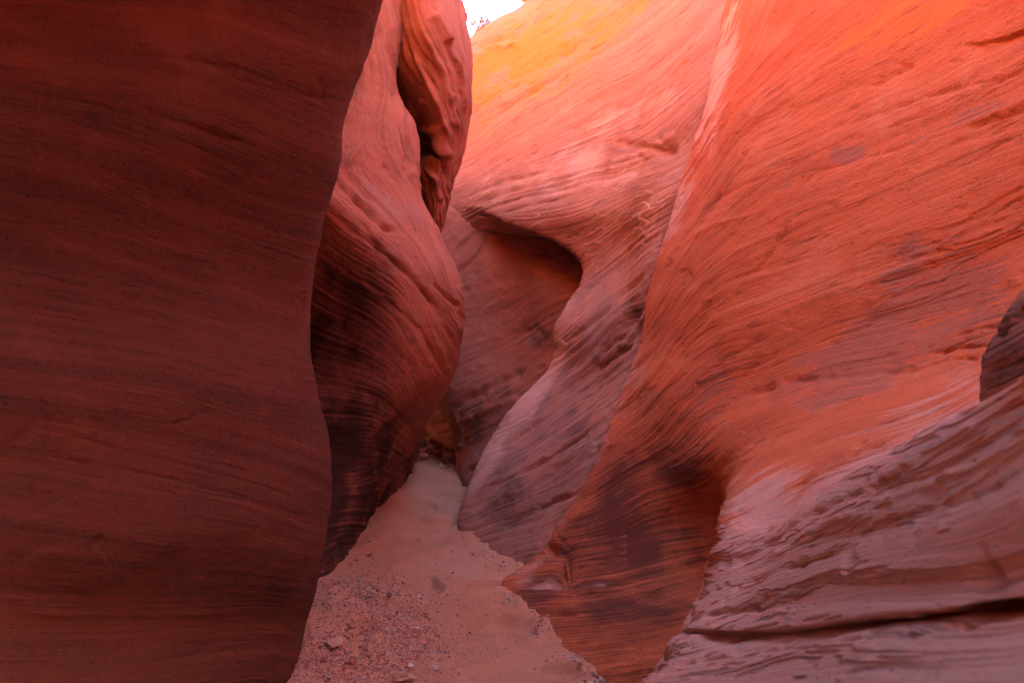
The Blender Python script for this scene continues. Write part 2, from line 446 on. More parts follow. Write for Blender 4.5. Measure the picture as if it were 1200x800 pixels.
B2rows = [
 [(440, -50, 5.6), (468, -50, 5.42), (495, -50, 5.38), (515, -50, 5.7), (528, -50, 6.2)],
 [(440, 0, 5.55), (468, 0, 5.38), (498, 0, 5.32), (524, 0, 5.65), (537, 0, 6.15)],
 [(440, 40, 5.6), (466, 42, 5.42), (503, 40, 5.3), (533, 38, 5.62), (548, 36, 6.15)],
 [(440, 85, 5.95), (468, 88, 5.52), (508, 85, 5.36), (539, 82, 5.6), (554, 80, 6.15)],
 [(440, 130, 6.5), (480, 132, 5.85), (511, 128, 5.42), (539, 126, 5.6), (554.5, 124, 6.15)],
 [(450, 168, 6.6), (488, 168, 6.35), (511, 168, 5.62), (533, 166, 5.66), (547, 164, 6.1)],
 [(450, 190, 6.4), (490, 190, 5.95), (508, 190, 5.68), (526, 190, 5.7), (540, 190, 6.05)],
 [(450, 225, 6.4), (491, 225, 5.95), (505, 225, 5.7), (518, 225, 5.7), (529, 225, 5.98)],
 [(460, 262, 6.4), (498, 262, 5.98), (506, 262, 5.75), (513, 262, 5.75), (519, 262, 5.98)],
 [(440, 300, 6.6), (488, 300, 6.3), (496, 300, 6.1), (503, 300, 6.1), (509, 300, 6.3)],
 [(430, 400, 7.0), (470, 400, 6.9), (480, 400, 6.9), (490, 400, 6.9), (497, 400, 7.0)]]
B2 = wall("upper_fin", [r+[(r[-1][0]-2, r[-1][1], r[-1][2]+.3), (r[-1][0]-25, r[-1][1], r[-1][2]+.9), (r[-1][0]-90, r[-1][1], r[-1][2]+2), ('w', (-2.9, 11, EYE-(r[-1][1]-400)/800*6))] for r in B2rows], RED,
     [(0, [(545, 0), (552, 60), (556, 130)]), (30, [(520, 0), (540, 70), (549, 140), (540, 190)]), (60, [(497, 10), (527, 80), (539, 150), (527, 205)]), (95, [(478, 40), (510, 110), (525, 165), (522, 230)]),
      (130, [(472, 100), (498, 145), (515, 190), (515, 250)]), (160, [(478, 150), (497, 175), (508, 210), (511, 258)]), (200, [(480, 190), (494, 215), (502, 240)])],
     sscale=.0065, up=[(.2, 0, .8), (.1, 0, 1.0), (-.3, 0, 1.2), (-.8, 0, .8), (-.9, 0, .3), (-7, 0, .3)],
     feats=[([(474, 118), (488, 140), (510, 158), (526, 190)], 6, -.10), ([(498, 172), (515, 185), (524, 205), (520, 240)], 3, .05), ([(500, 196), (512, 212), (516, 240)], 2.5, -.05),
            ([(506, 60), (530, 120), (538, 160)], 3, -.04), ([(484, 60), (512, 120), (528, 165)], 3, -.05), ([(520, 40), (542, 100), (546, 140)], 2.5, -.03), ([(493, 30), (520, 90), (536, 140)], 2.5, -.03),
            ([(505, 15), (525, 55)], 4, -.05)],
     zones=[(2, 485, 185, 8, 30, 0, .4)], amp=.014, ledge=.04, ledge_f=8, rough=.004, lump=.03, seed=13.0, bounce_z=4.8)  # shadow in the crack deepened by colour
rb = empty("rock_buttress", (-1.1, 5.0, 0))
adopt(B1, rb); adopt(B2, rb)
tag(rb, "swelling red buttress with a pale sloping top, just behind the near left wall", "rock buttress")
B2['label'] = "striped leaf-shaped fin above a dark crack"

# ------------------------------------------------------------------ C + D: pale slope with its tongue, and the alcove under it
CDr = [
 [(500, 66, 10.4), (530, 62, 10.35), (560, 36, 10.3), (590, 18, 10.2), (612, 6, 10.05), (660, -60, 9.8), (750, -230, 9.2), (850, -400, 8.6), (950, -520, 8.3)],
 [(500, 100, 9.9), (530, 92, 9.85), (562, 72, 9.75), (598, 52, 9.55), (632, 36, 9.3), (680, 2, 9.0), (765, -90, 8.4), (851, -170, 7.3), (930, -220, 7.2)],
 [(495, 140, 9.4), (527, 130, 9.35), (563, 112, 9.2), (603, 92, 8.95), (640, 75, 8.6), (690, 52, 8.15), (768, 18, 7.3), (850, -10, 5.9), (910, -40, 6.1)],
 [(490, 205, 8.8), (520, 195, 8.75), (560, 178, 8.6), (605, 160, 8.25), (645, 150, 7.85), (695, 135, 7.4), (760, 115, 6.4), (832, 95, 5.2), (880, 80, 5.9)],
 [(480, 245, 8.3), (512, 238, 8.25), (553, 220, 8.1), (605, 205, 7.7), (645, 198, 7.3), (690, 190, 6.95), (750, 178, 6.0), (817, 165, 5.02), (865, 155, 5.8)],
 [(470, 278, 8.25), (500, 268, 8.2), (545, 244, 8.0), (585, 243, 7.5), (630, 238, 7.05), (685, 232, 6.45), (740, 225, 5.75), (802, 215, 4.86), (850, 200, 5.6)],
 [(560, 290, 8.6), (600, 282, 7.9), (632, 270, 7.15), (645, 280, 6.85), (668, 280, 6.55), (700, 278, 6.15), (740, 272, 5.55), (786, 258, 4.85), (840, 250, 5.5)],
 [(610, 330, 8.0), (645, 325, 7.3), (674, 318, 6.6), (683, 322, 6.3), (695, 325, 6.05), (714, 325, 5.75), (740, 320, 5.3), (770, 312, 4.75), (830, 305, 5.5)],
 [(590, 385, 7.6), (625, 385, 6.9), (647, 383, 6.25), (652, 383, 6.03), (667, 384, 5.78), (690, 386, 5.45), (722, 388, 5.02), (756, 388, 4.62), (815, 385, 5.3)],
 [(580, 428, 7.4), (615, 430, 6.7), (640, 428, 6.1), (646, 426, 5.9), (661, 432, 5.65), (684, 437, 5.3), (714, 440, 4.88), (741, 440, 4.52), (800, 440, 5.1)],
 [(545, 470, 7.2), (575, 478, 6.5), (597, 478, 5.95), (603, 476, 5.78), (625, 487, 5.5), (653, 495, 5.14), (690, 500, 4.7), (718, 500, 4.40), (785, 500, 4.9)],
 [(510, 535, 7.0), (535, 543, 6.2), (556, 543, 5.7), (562, 541, 5.5), (585, 553, 5.24), (615, 563, 4.92), (655, 570, 4.52), (688, 570, 4.24), (765, 570, 4.7)],
 [(490, 610, 6.4), (512, 618, 5.7), (530, 617, 5.2), (536, 614, 5.05), (556, 628, 4.85), (582, 643, 4.58), (612, 650, 4.34), (645, 648, 4.13), (730, 650, 4.4)],
 [(480, 680, 6.0), (500, 700, 5.4), (518, 705, 5.0), (525, 705, 4.9), (545, 715, 4.65), (570, 725, 4.35), (600, 735, 4.15), (630, 735, 4.05), (720, 730, 4.2)]]
linesCD = [(-40, [(555, 60), (620, 20), (700, -40)]), (10, [(550, 130), (620, 90), (700, 45), (790, -20)]), (60, [(555, 185), (620, 145), (700, 95), (780, 45), (840, -20)]),
      (105, [(540, 225), (600, 190), (690, 155), (780, 105), (830, 60)]), (145, [(525, 250), (570, 230), (640, 207), (720, 185), (805, 130)]), (185, [(590, 250), (640, 245), (700, 225), (798, 190)]),
      (225, [(650, 285), (690, 275), (740, 245), (790, 220)]), (265, [(683, 325), (720, 300), (775, 260)]), (310, [(655, 385), (700, 350), (760, 300)]),
      (350, [(645, 430), (690, 395), (755, 340)]), (400, [(600, 490), (660, 450), (740, 385)]), (450, [(575, 535), (640, 500), (725, 440)]), (500, [(545, 590), (620, 560), (710, 500)]), (545, [(540, 630), (610, 605), (690, 560)]), (590, [(570, 660), (640, 640), (680, 620)])]
for r_ in CDr[6:]:
    u_, v_, Y_ = r_[3]
    r_[0] = (u_+85, v_+8, Y_+1.9); r_[1] = (u_+22, v_+3, Y_+.75); r_[2] = (u_+3, v_, Y_+.2)
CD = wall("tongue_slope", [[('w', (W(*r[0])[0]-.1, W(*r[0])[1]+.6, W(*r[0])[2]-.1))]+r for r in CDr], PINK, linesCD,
     sscale=.0075, up=[(.05, .25, .03), (.1, .9, .05), (.3, 1.5, .1), (1, 6, .3)],
     feats=[([(556, 62), (570, 52), (585, 46), (610, 47)], 5, -.12), ([(558, 74), (572, 58), (590, 50), (612, 52)], 5, .10), ([(600, 95), (640, 70), (700, 40)], 5, -.07), ([(560, 150), (620, 110), (660, 90)], 4, -.06),
            ([(640, 70), (700, 30), (760, 5)], 8, -.12), ([(720, 170), (790, 175), (806, 158)], 5, -.05), ([(690, 210), (760, 190), (803, 156)], 8, -.09), ([(648, 160), (700, 140), (740, 122)], 4, -.03),
            ([(545, 232), (590, 212), (650, 200)], 2.5, -.05), ([(555, 240), (600, 222), (660, 208)], 2.5, -.05), ([(570, 246), (610, 232), (670, 218)], 2.5, -.05), ([(585, 252), (625, 240), (690, 225)], 2.5, -.04),
            ([(700, 420), (730, 390), (765, 330)], 5, -.09), ([(690, 440), (735, 405), (755, 375)], 4, -.08), ([(640, 470), (700, 415), (760, 320)], 5, .03), ([(660, 405), (710, 365), (760, 318)], 3, -.05),
            ([(580, 620), (650, 585), (690, 570)], 3, -.05), ([(560, 580), (640, 540), (700, 500)], 3, -.04), ([(550, 600), (620, 570), (690, 520)], 3, .03), ([(600, 520), (680, 460), (730, 430)], 3, -.04),
            ([(670, 335), (690, 338), (705, 330)], 2, -.02), ([(770, 110), (795, 95), (815, 75)], 2.5, .025)],
     zones=[(0, 700, 190, 110, 45, 25, .55), (0, 720, 120, 50, 12, 30, .5), (1, 625, 62, 150, 50, 30, .8), (1, 720, 15, 110, 30, 30, .6), (1, 690, 165, 35, 10, 15, .4),  # channel one paints the golden reflected glow near the crest
            (0, 650, 520, 100, 120, 30, .58), (0, 710, 370, 70, 90, 50, .6), (3, 765, 240, 22, 70, -40, .45), (3, 735, 135, 80, 26, 30, .55), (3, 650, 190, 110, 26, 20, .5), (3, 715, 200, 80, 22, 25, .5), (3, 603, 490, 125, 15, 56, .62), (3, 662, 350, 14, 40, 0, .4), (2, 745, 370, 12, 40, 30, .45), (2, 600, 590, 70, 50, 25, .45), (2, 680, 480, 40, 90, -30, .35)],  # tongue's lit edge painted pale, its shaded foot painted dark
     fdep=.6, amp=.008, ledge=.016, ledge_f=8, rough=.003, lump=.022, seed=21.0, pits=.006)
ALr = [
 [(500, 190, 9.2), (550, 190, 9.1), (600, 190, 8.9), (660, 190, 8.5), (740, 200, 8.1)],
 [(498, 245, 8.3), (545, 250, 8.05), (600, 250, 8.05), (655, 268, 7.6), (735, 290, 7.2)],
 [(500, 290, 7.9), (548, 290, 7.8), (600, 290, 7.75), (655, 300, 7.25), (735, 315, 6.85)],
 [(504, 340, 7.75), (550, 340, 7.65), (600, 340, 7.5), (652, 345, 7.05), (730, 352, 6.7)],
 [(512, 410, 7.6), (555, 410, 7.45), (600, 410, 7.3), (648, 410, 6.9), (720, 410, 6.5)],
 [(524, 480, 7.5), (556, 480, 7.15), (596, 480, 6.85), (640, 480, 6.5), (700, 480, 6.1)],
 [(533, 535, 7.6), (549, 532, 7.1), (577, 530, 6.6), (620, 530, 6.2), (670, 530, 5.9)],
 [(533, 570, 7.3), (547, 578, 6.6), (572, 595, 6.1), (615, 590, 5.9), (660, 590, 5.7)],
 [(533, 640, 7.2), (547, 640, 6.5), (572, 650, 6.0), (615, 650, 5.8), (660, 650, 5.6)]]
AL = wall("alcove", [[('w', (W(*r[0])[0]+.6, 10.5, W(*r[0])[2])), (r[0][0]+6, r[0][1], r[0][2]+.9), (r[0][0]+1.5, r[0][1], r[0][2]+.25)]+r for r in ALr], RED,
     [(0, [(505, 270), (540, 252), (575, 240)]), (40, [(515, 310), (545, 285), (575, 255), (590, 250)]), (80, [(520, 350), (590, 335), (640, 315), (680, 300)]), (130, [(520, 410), (590, 385), (650, 350)]),
      (185, [(525, 470), (590, 440), (650, 400)]), (240, [(530, 520), (580, 495), (640, 455)]), (290, [(535, 565), (570, 545), (610, 515)])],
     sscale=.0085, feats=[([(540, 470), (580, 450), (620, 432)], 4, -.05), ([(530, 500), (570, 480), (610, 465)], 4, .04), ([(522, 330), (560, 300), (582, 262)], 3, -.04), ([(530, 300), (552, 275), (575, 248)], 3, -.05),
                          ([(533, 480), (541, 505), (538, 530)], 2, .04), ([(600, 395), (625, 385), (640, 395)], 4, -.03), ([(545, 555), (560, 545), (590, 510)], 3, -.05)],
     zones=[(0, 620, 395, 25, 12, 20, .6), (0, 560, 530, 30, 40, 0, .5), (2, 630, 290, 60, 30, -35, .3), (2, 590, 500, 60, 70, 50, .42), (2, 640, 400, 30, 50, 0, .35), (0, 560, 420, 50, 40, 0, .35)], amp=.008, ledge=.02, ledge_f=6, rough=.005, lump=.03, seed=31.0, pits=.014)  # alcove shade painted darker below the lip and beside the tongue
rr = empty("rock_ridge", (0.0, 6.0, 0))
adopt(CD, rr); adopt(AL, rr)
tag(rr, "pale slope lit golden at its top, falling to a mauve tongue beside a dark alcove", "rock slope")
AL['label'] = "rounded hollow with a dark roof under the slope"

# ------------------------------------------------------------------ E: the big right wall
Er = [
 [(852, 0, 5.6), (868, -2, 5.3), (905, -8, 4.8), (960, -12, 4.35), (1020, -18, 3.95), (1090, -20, 3.55), (1160, -25, 3.2), (1250, -30, 2.8), (1400, -40, 2.3)],
 [(838, 70, 5.3), (853, 68, 5.05), (890, 60, 4.6), (945, 52, 4.22), (1008, 45, 3.85), (1078, 40, 3.48), (1150, 34, 3.13), (1245, 25, 2.74), (1395, 10, 2.23)],
 [(819, 150, 5.0), (834, 148, 4.78), (875, 140, 4.4), (935, 130, 4.02), (1000, 122, 3.7), (1070, 114, 3.36), (1142, 105, 3.03), (1240, 92, 2.65), (1390, 75, 2.16)],
 [(801, 215, 4.8), (816, 214, 4.6), (860, 208, 4.2), (922, 200, 3.85), (990, 193, 3.55), (1065, 186, 3.22), (1140, 178, 2.92), (1238, 167, 2.55), (1390, 155, 2.06)],
 [(767, 310, 4.62), (783, 308, 4.4), (838, 304, 4.0), (905, 300, 3.7), (975, 295, 3.4), (1055, 287, 3.08), (1132, 275, 2.8), (1235, 262, 2.45), (1390, 250, 1.97)],
 [(752, 390, 4.5), (770, 391, 4.27), (828, 391, 3.86), (893, 388, 3.58), (962, 383, 3.3), (1047, 373, 2.98), (1127, 360, 2.7), (1232, 345, 2.32), (1390, 335, 1.87)],
 [(739, 435, 4.42), (758, 436, 4.18), (814, 434, 3.82), (876, 429, 3.58), (946, 420, 3.28), (1036, 408, 2.93), (1122, 394, 2.62), (1231, 378, 2.25), (1390, 368, 1.8)],
 [(722, 480, 4.35), (743, 480, 4.12), (797, 476, 3.82), (853, 470, 3.6), (922, 457, 3.25), (1022, 442, 2.86), (1113, 428, 2.55), (1230, 412, 2.18), (1390, 400, 1.73)],
 [(690, 560, 4.2), (711, 562, 3.98), (765, 560, 3.8), (828, 550, 3.52), (886, 525, 3.0), (980, 500, 2.5), (1085, 487, 2.18), (1220, 475, 1.88), (1390, 465, 1.5)],
 [(664, 600, 4.12), (685, 604, 3.9), (745, 605, 3.74), (832, 600, 3.7), (853, 572, 2.75), (905, 572, 2.36), (1010, 548, 2.02), (1200, 470, 1.75), (1400, 400, 1.4)],
 [(651, 621, 4.08), (672, 626, 3.85), (737, 628, 3.69), (834, 622, 3.62), (843, 600, 2.6), (898, 612, 2.2), (1010, 572, 1.8), (1200, 482, 1.5), (1400, 402, 1.2)],
 [(645, 632, 4.06), (666, 637, 3.82), (732, 640, 3.64), (834, 638, 3.55), (839, 622, 2.5), (892, 617, 2.06), (1005, 552, 1.46), (1200, 446, .93), (1400, 345, .76)],
 [(638, 642, 4.04), (658, 650, 3.78), (728, 655, 3.58), (833, 655, 3.48), (835, 645, 2.4), (886, 640, 1.94), (1003, 588, 1.29), (1200, 500, .85), (1400, 430, .70)],
 [(622, 658, 4.0), (646, 668, 3.68), (722, 680, 3.45), (831, 680, 3.3), (828, 668, 2.32), (880, 666, 1.85), (1003, 634, 1.2), (1200, 575, .81), (1400, 530, .68)],
 [(606, 672, 3.95), (640, 686, 3.58), (717, 702, 3.28), (829, 702, 3.12), (819, 692, 2.24), (874, 693, 1.76), (1003, 672, 1.13), (1200, 636, .80), (1400, 605, .67)],
 [(590, 686, 3.90), (636, 702, 3.48), (715, 722, 3.12), (828, 725, 2.95), (806, 718, 2.16), (867, 721, 1.68), (1003, 706, 1.08), (1200, 682, .79), (1400, 665, .66)],
 [(580, 712, 3.84), (632, 734, 3.34), (708, 760, 3.0), (825, 765, 2.8), (797, 738, 2.11), (861, 740, 1.63), (1003, 727, 1.06), (1200, 703, .79), (1400, 689, .66)],
 [(578, 718, 3.83), (631, 740, 3.32), (707, 767, 2.98), (824, 772, 2.78), (795, 743, 2.13), (860, 744, 1.68), (1003, 729, 1.115), (1200, 705, .845), (1400, 691, .715)],
 [(576, 724, 3.82), (629, 748, 3.29), (705, 775, 2.96), (823, 782, 2.76), (791, 748, 2.1), (857, 751, 1.62), (1001, 739, 1.06), (1200, 715, .80), (1400, 700, .68)],
 [(562, 800, 3.7), (612, 850, 3.1), (690, 885, 2.82), (806, 890, 2.6), (758, 800, 2.0), (840, 778, 1.48), (1000, 768, .96), (1200, 746, .73), (1400, 738, .61)],
 [(550, 900, 3.9), (590, 940, 3.6), (700, 980, 3.1), (790, 960, 2.7), (716, 870, 1.92), (810, 850, 1.28), (1000, 860, .82), (1200, 860, .62), (1400, 860, .52)],
 [(550, 1100, 3.9), (590, 1100, 3.6), (700, 1100, 3.1), (770, 1060, 2.7), (690, 960, 1.9), (770, 1000, 1.12), (960, 1120, .63), (1160, 1180, .5), (1360, 1200, .43)]]
def finishE(r, i):
    u, v, Y = r[0]
    z = W(*r[-1])[2]
    lo = 1 if i >= 11 else 0
    x = W(*r[-1])[0]
    pre = [(u+70, v, Y+1.3), (u+18, v, Y+.55), (u+3, v, Y+.18)]
    if lo:
        return pre+r+[('w', (x+.02, .1, z)), ('w', (x+.25, -2.5, z*.9)), ('w', (x+.4, -6, z*.9))]
    return pre+r+[('w', (x+.05, .6, z)), ('w', (x, -2.5, z)), ('w', (x, -6, z))]
linesE = [(-90, [(852, -60), (880, -130)]), (-30, [(838, 60), (852, 0), (880, -60)]), (10, [(815, 165), (842, 90), (890, 10), (940, -50)]), (50, [(793, 240), (835, 170), (900, 90), (990, 10), (1060, -40)]),
      (90, [(772, 310), (830, 225), (920, 150), (1040, 80), (1200, -10)]), (135, [(762, 370), (815, 285), (910, 205), (1050, 140), (1200, 75)]), (180, [(750, 420), (800, 345), (900, 270), (1050, 205), (1200, 150)]),
      (230, [(735, 470), (790, 400), (900, 330), (1050, 270), (1200, 220)]), (280, [(712, 530), (780, 460), (890, 395), (1050, 340), (1200, 290)]), (330, [(690, 580), (790, 520), (900, 450), (1050, 405), (1200, 360)]),
      (385, [(665, 620), (760, 580), (860, 530), (980, 475), (1120, 445)]), (430, [(640, 655), (740, 635), (832, 615), (890, 590), (1000, 540), (1200, 450)]), (480, [(600, 700), (720, 690), (825, 660), (880, 645), (1000, 595), (1200, 505)]),
      (540, [(650, 750), (750, 740), (800, 730), (880, 700), (1000, 672), (1200, 628)]), (600, [(700, 800), (790, 785), (900, 765), (1200, 745)])]
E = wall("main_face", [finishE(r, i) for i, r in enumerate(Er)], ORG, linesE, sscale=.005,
     up=[(.35, 0, .7), (.3, 0, 1.0), (.25, 0, 1.2), (.1, 0, .95), (.4, 0, .3), (8, 0, .3)],
     feats=[([(1125, 52), (1150, 50), (1180, 42), (1215, 28)], 4, -.045, 'step'), ([(935, 128), (975, 112), (1015, 95), (1060, 82)], 3, -.014), ([(1000, 102), (1030, 98), (1065, 78), (1040, 72)], 3, -.018),
            ([(840, 215), (900, 190), (980, 150), (1080, 115), (1200, 85)], 3, -.016), ([(830, 235), (920, 200), (1010, 160), (1100, 130)], 2.2, -.012), ([(1165, 100), (1200, 82)], 4, -.025),
            ([(968, 190), (1010, 165), (1035, 182)], 8, -.008), ([(940, 205), (1000, 190), (1060, 172), (1130, 150)], 2, -.012), ([(1130, 152), (1170, 140), (1215, 125)], 4, -.03),
            ([(940, 240), (985, 230), (1000, 215), (1060, 196), (1100, 190)], 2.5, .014, 'step'), ([(885, 320), (902, 298), (925, 262)], 3, -.02), ([(960, 368), (1010, 348), (1022, 352), (1060, 338), (1100, 315)], 2.5, .016, 'step'),
            ([(1090, 350), (1130, 342), (1170, 330), (1200, 320)], 4, .016, 'step'), ([(1095, 400), (1150, 385), (1200, 380)], 3, -.02), ([(1090, 415), (1130, 408), (1180, 405)], 2.5, -.02),
            ([(1085, 430), (1120, 422), (1150, 420)], 2.5, -.018), ([(850, 330), (900, 315), (990, 290)], 3, -.01), ([(860, 470), (930, 445), (1040, 435), (1100, 430)], 4, -.03), 
            ([(990, 535), (1010, 520), (1040, 525)], 6, -.02), ([(1060, 300), (1100, 290), (1140, 265)], 3, .012), ([(830, 440), (850, 420), (900, 395)], 4, -.02), ([(870, 450), (880, 430), (920, 415)], 3, -.015),
            ([(795, 240), (812, 190), (838, 90), (852, 20)], 3, .02), ([(806, 255), (832, 190), (858, 110), (880, 40)], 4, -.02), ([(820, 270), (850, 215), (900, 150)], 3, -.02),
            ([(770, 330), (790, 290), (830, 265), (900, 245)], 3, .012), ([(640, 652), (652, 645), (662, 655), (664, 685)], 9, -.11), ([(661, 655), (664, 672), (660, 690)], 2.5, .05),
            ([(768, 690), (775, 705)], 6, -.04), ([(640, 720), (700, 715), (790, 690)], 3, -.02), ([(620, 700), (680, 690), (720, 700)], 3, .02), ([(840, 600), (835, 620)], 3, -.02),
            ([(862, 560), (900, 545), (950, 520)], 3, -.012), ([(848, 600), (890, 575), (940, 550)], 3, -.012), ([(1200, 722), (1060, 742), (940, 756), (870, 760), (788, 773)], 2.5, -.02), ([(795, 774), (830, 768), (865, 766)], 2.5, -.05), ([(842, 664), (900, 632), (980, 590), (1080, 545)], 4, -.022), ([(850, 676), (920, 640), (1000, 602), (1200, 520)], 5, .008), ([(800, 724), (850, 716), (900, 712)], 3, -.016), ([(880, 715), (893, 704), (900, 696)], 4, -.02), ([(850, 690), (930, 665), (1010, 640)], 3, -.012), ([(960, 640), (1060, 605), (1200, 560)], 8, -.008)],
     zones=[(0, 1130, 340, 130, 80, 25, .62), (0, 980, 410, 260, 60, 20, .6), (0, 860, 480, 90, 50, 20, .4), (0, 988, 182, 26, 14, 10, .95), (0, 1150, 140, 110, 30, 20, .45), (0, 1060, 285, 35, 16, 20, .5), (3, 836, 100, 18, 130, -14, .62), (3, 790, 250, 14, 60, -20, .5), (3, 860, 60, 10, 90, -18, .34),  # alpha zones paint a highlight along the ridge
            (0, 930, 215, 90, 12, 20, .45), (2, 745, 655, 130, 130, 20, .8), (2, 785, 545, 65, 75, 20, .7), (1, 1110, -10, 230, 60, 20, .5),  # hollow's shade painted dark; warm glow painted along the top
            (0, 630, 690, 40, 20, 20, .7), (0, 845, 640, 40, 60, 20, .6), (3, 1000, 800, 440, 75, 0, 1.5), (3, 668, 560, 160, 20, 61, .85), (3, 885, 690, 55, 85, 0, .65), (3, 1080, 625, 300, 105, 20, 1.7), (2, 808, 610, 30, 90, 0, .8), (3, 640, 690, 40, 16, 20, .32), (0, 900, 590, 90, 30, 30, .45)],  # ridge highlight and brighter slab painted pale, more hollow shade painted dark
     pale_lit_mask=lambda u, v: np.where(((u > 735) | (v > 690)) & (v > 550), sm(-8, 4, u-np.interp(v, [550, 572, 600, 645, 692, 738, 800], [858, 853, 843, 835, 819, 797, 758])), 1.0),
     fdep=.7, bedmask=lambda u, v: 1-.85*sm(760, 840, u)*sm(540, 610, v+.45*(u-900)*(u > 900)), amp=.0032, ledge=.009, rough=.002, lump=.022, plates=.006, seed=41.0, pits=.006, px=1.8)
re = empty("canyon_wall", (1.2, 3.5, 0)); adopt(E, re)
tag(re, "broad glowing orange wall leaning back on the right, with a dark hollow at its foot", "rock wall")

# ------------------------------------------------------------------ F: far bend and the wall behind the camera
Fr = [[(680, v, 8.9+a), (600, v, 8.7+a), (545, v, 8.25+a), (527, v, 8.5+a), (505, v+b, 9.6+c), (478, v+b, 10.8+c), (430, v, 12+c), (300, v, 13)]+[('w', (x, y, EYE-(v-400)/800*9)) for x, y in ((-5.4, 10.5), (-5.4, 8), (-5, 6), (-3.6, 4.3))]  # last columns added to shut out sky light from the left
      for v, a, b, c in [(400, .4, 0, -.3), (450, 0, 0, -.5), (480, 0, 0, -.2), (505, .1, 0, .3), (530, .1, 0, .5), (570, .1, 0, .5), (650, .1, 0, .5)]]
F = wall("canyon_wall", Fr, RED, [(0, [(420, 300), (600, 260)]), (60, [(420, 380), (600, 340)]), (140, [(480, 480), (560, 450)]), (200, [(490, 540), (560, 520)])],
     sscale=.01,   up=[(0, .3, .8), (0, 1.5, 1), (0, 1.5, 1), (0, 6, .3)], amp=.03, lump=.06, seed=61.0, px=3)
roof = [[('w', (x, y, 2.45+.25*math.sin(x*1.7)+.12*math.sin(y*2.1))) for y in ((5.9, 6.6, 7.6, 8.8, 10, 11.2) if x < -.8 else (8.2, 8.7, 9.3, 9.9, 10.5, 11.2))] for x in (-6.5, -5, -3.6, -2.6, -2.0, -1.5, -1.15, -.95, -.6, -.1, .5, 1.2)]  # unseen slab added to keep sky light off the far bend
wall("sky_blocker", roof, RED, [(0, [(0, 0), (1200, 0)]), (400, [(0, 400), (1200, 400)]), (800, [(0, 800), (1200, 800)])], amp=.03, lump=.05, px=5, seed=91.0, parent=F)
tag(F, "small dark orange overhang where the sandy path bends out of sight", "rock wall")
b = [[('w', (x, -6.2+.5*math.sin(x*1.3+z), z)) for x in (-9, -4, -1.9, -1, 0, 1, 2, 3, 4.2, 9)] for z in (8.2, 6, 4, 2.4, 1.2, .5, -.4)]
Bk = wall("canyon_wall", b, RED, [(0, [(0, 0), (1200, 0)]), (400, [(0, 400), (1200, 400)]), (800, [(0, 800), (1200, 800)])], amp=.03, lump=.2, px=6, seed=71.0, up=[(0, -6, .3)])
tag(Bk, "red wall closing the passage at the bend behind the viewpoint", "rock wall")

# ------------------------------------------------------------------ small building kit
def rock_mesh(name, r, seed, sub=3, squash=(1, 1, .7), rough=.25, flat=.0):
    import bmesh
    bm = bmesh.new(); bmesh.ops.create_icosphere(bm, subdivisions=sub, radius=1)
    rs = np.random.RandomState(seed)
    P = np.array([v.co[:] for v in bm.verts])
    for k in range(9):                      # facet it like broken stone
        n = rs.normal(size=3); n /= np.linalg.norm(n); h = .42+.35*rs.rand()
        dd = P@n-h
        P = P-np.where(dd > 0, dd, 0)[:, None]*n*.92
    d = fbm(P[:, 0]*1.7+seed, P[:, 1]*1.7, P[:, 2]*1.7, 4)*rough
    P = P*(1+d[:, None]*.5)*np.array(squash)*r
    for v, p in zip(bm.verts, P): v.co = p
    me = bpy.data.meshes.new(name); bm.to_mesh(me); bm.free()
    return me

def stone_mat(name, a, b_, sc=9):
    m, nt, b = new_mat(name); N, L = nt.nodes.new, nt.links.new
    b.inputs["Roughness"].default_value = .9
    tc = N("ShaderNodeTexCoord"); n = N("ShaderNodeTexNoise"); n.inputs["Scale"].default_value = sc; n.inputs["Detail"].default_value = 8
    L(tc.outputs["Object"], n.inputs["Vector"])
    r = N("ShaderNodeValToRGB"); L(n.outputs["Fac"], r.inputs[0])
    r.color_ramp.elements[0].position = .35; r.color_ramp.elements[0].color = a+(1,)
    r.color_ramp.elements[1].position = .68; r.color_ramp.elements[1].color = b_+(1,)
    L(r.outputs[0], b.inputs["Base Color"])
    bp = N("ShaderNodeBump"); bp.inputs["Distance"].default_value = .02; bp.inputs["Strength"].default_value = .6
    n2 = N("ShaderNodeTexNoise"); n2.inputs["Scale"].default_value = sc*5; n2.inputs["Detail"].default_value = 6
    L(tc.outputs["Object"], n2.inputs["Vector"]); L(n2.outputs["Fac"], bp.inputs["Height"]); L(bp.outputs[0], b.inputs["Normal"])
    return m
M_dark = stone_mat("dark_stone", (.17, .06, .04), (.34, .14, .09), 14)
M_red = stone_mat("red_stone", (.28, .10, .07), (.42, .19, .14), 20)
M_tan = stone_mat("tan_stone", (.36, .19, .12), (.5, .3, .2), 20)
M_grey = stone_mat("grey_stone", (.33, .2, .165), (.5, .34, .29), 20)
M_pale = stone_mat("pale_stone", (.55, .42, .38), (.72, .6, .55), 20)

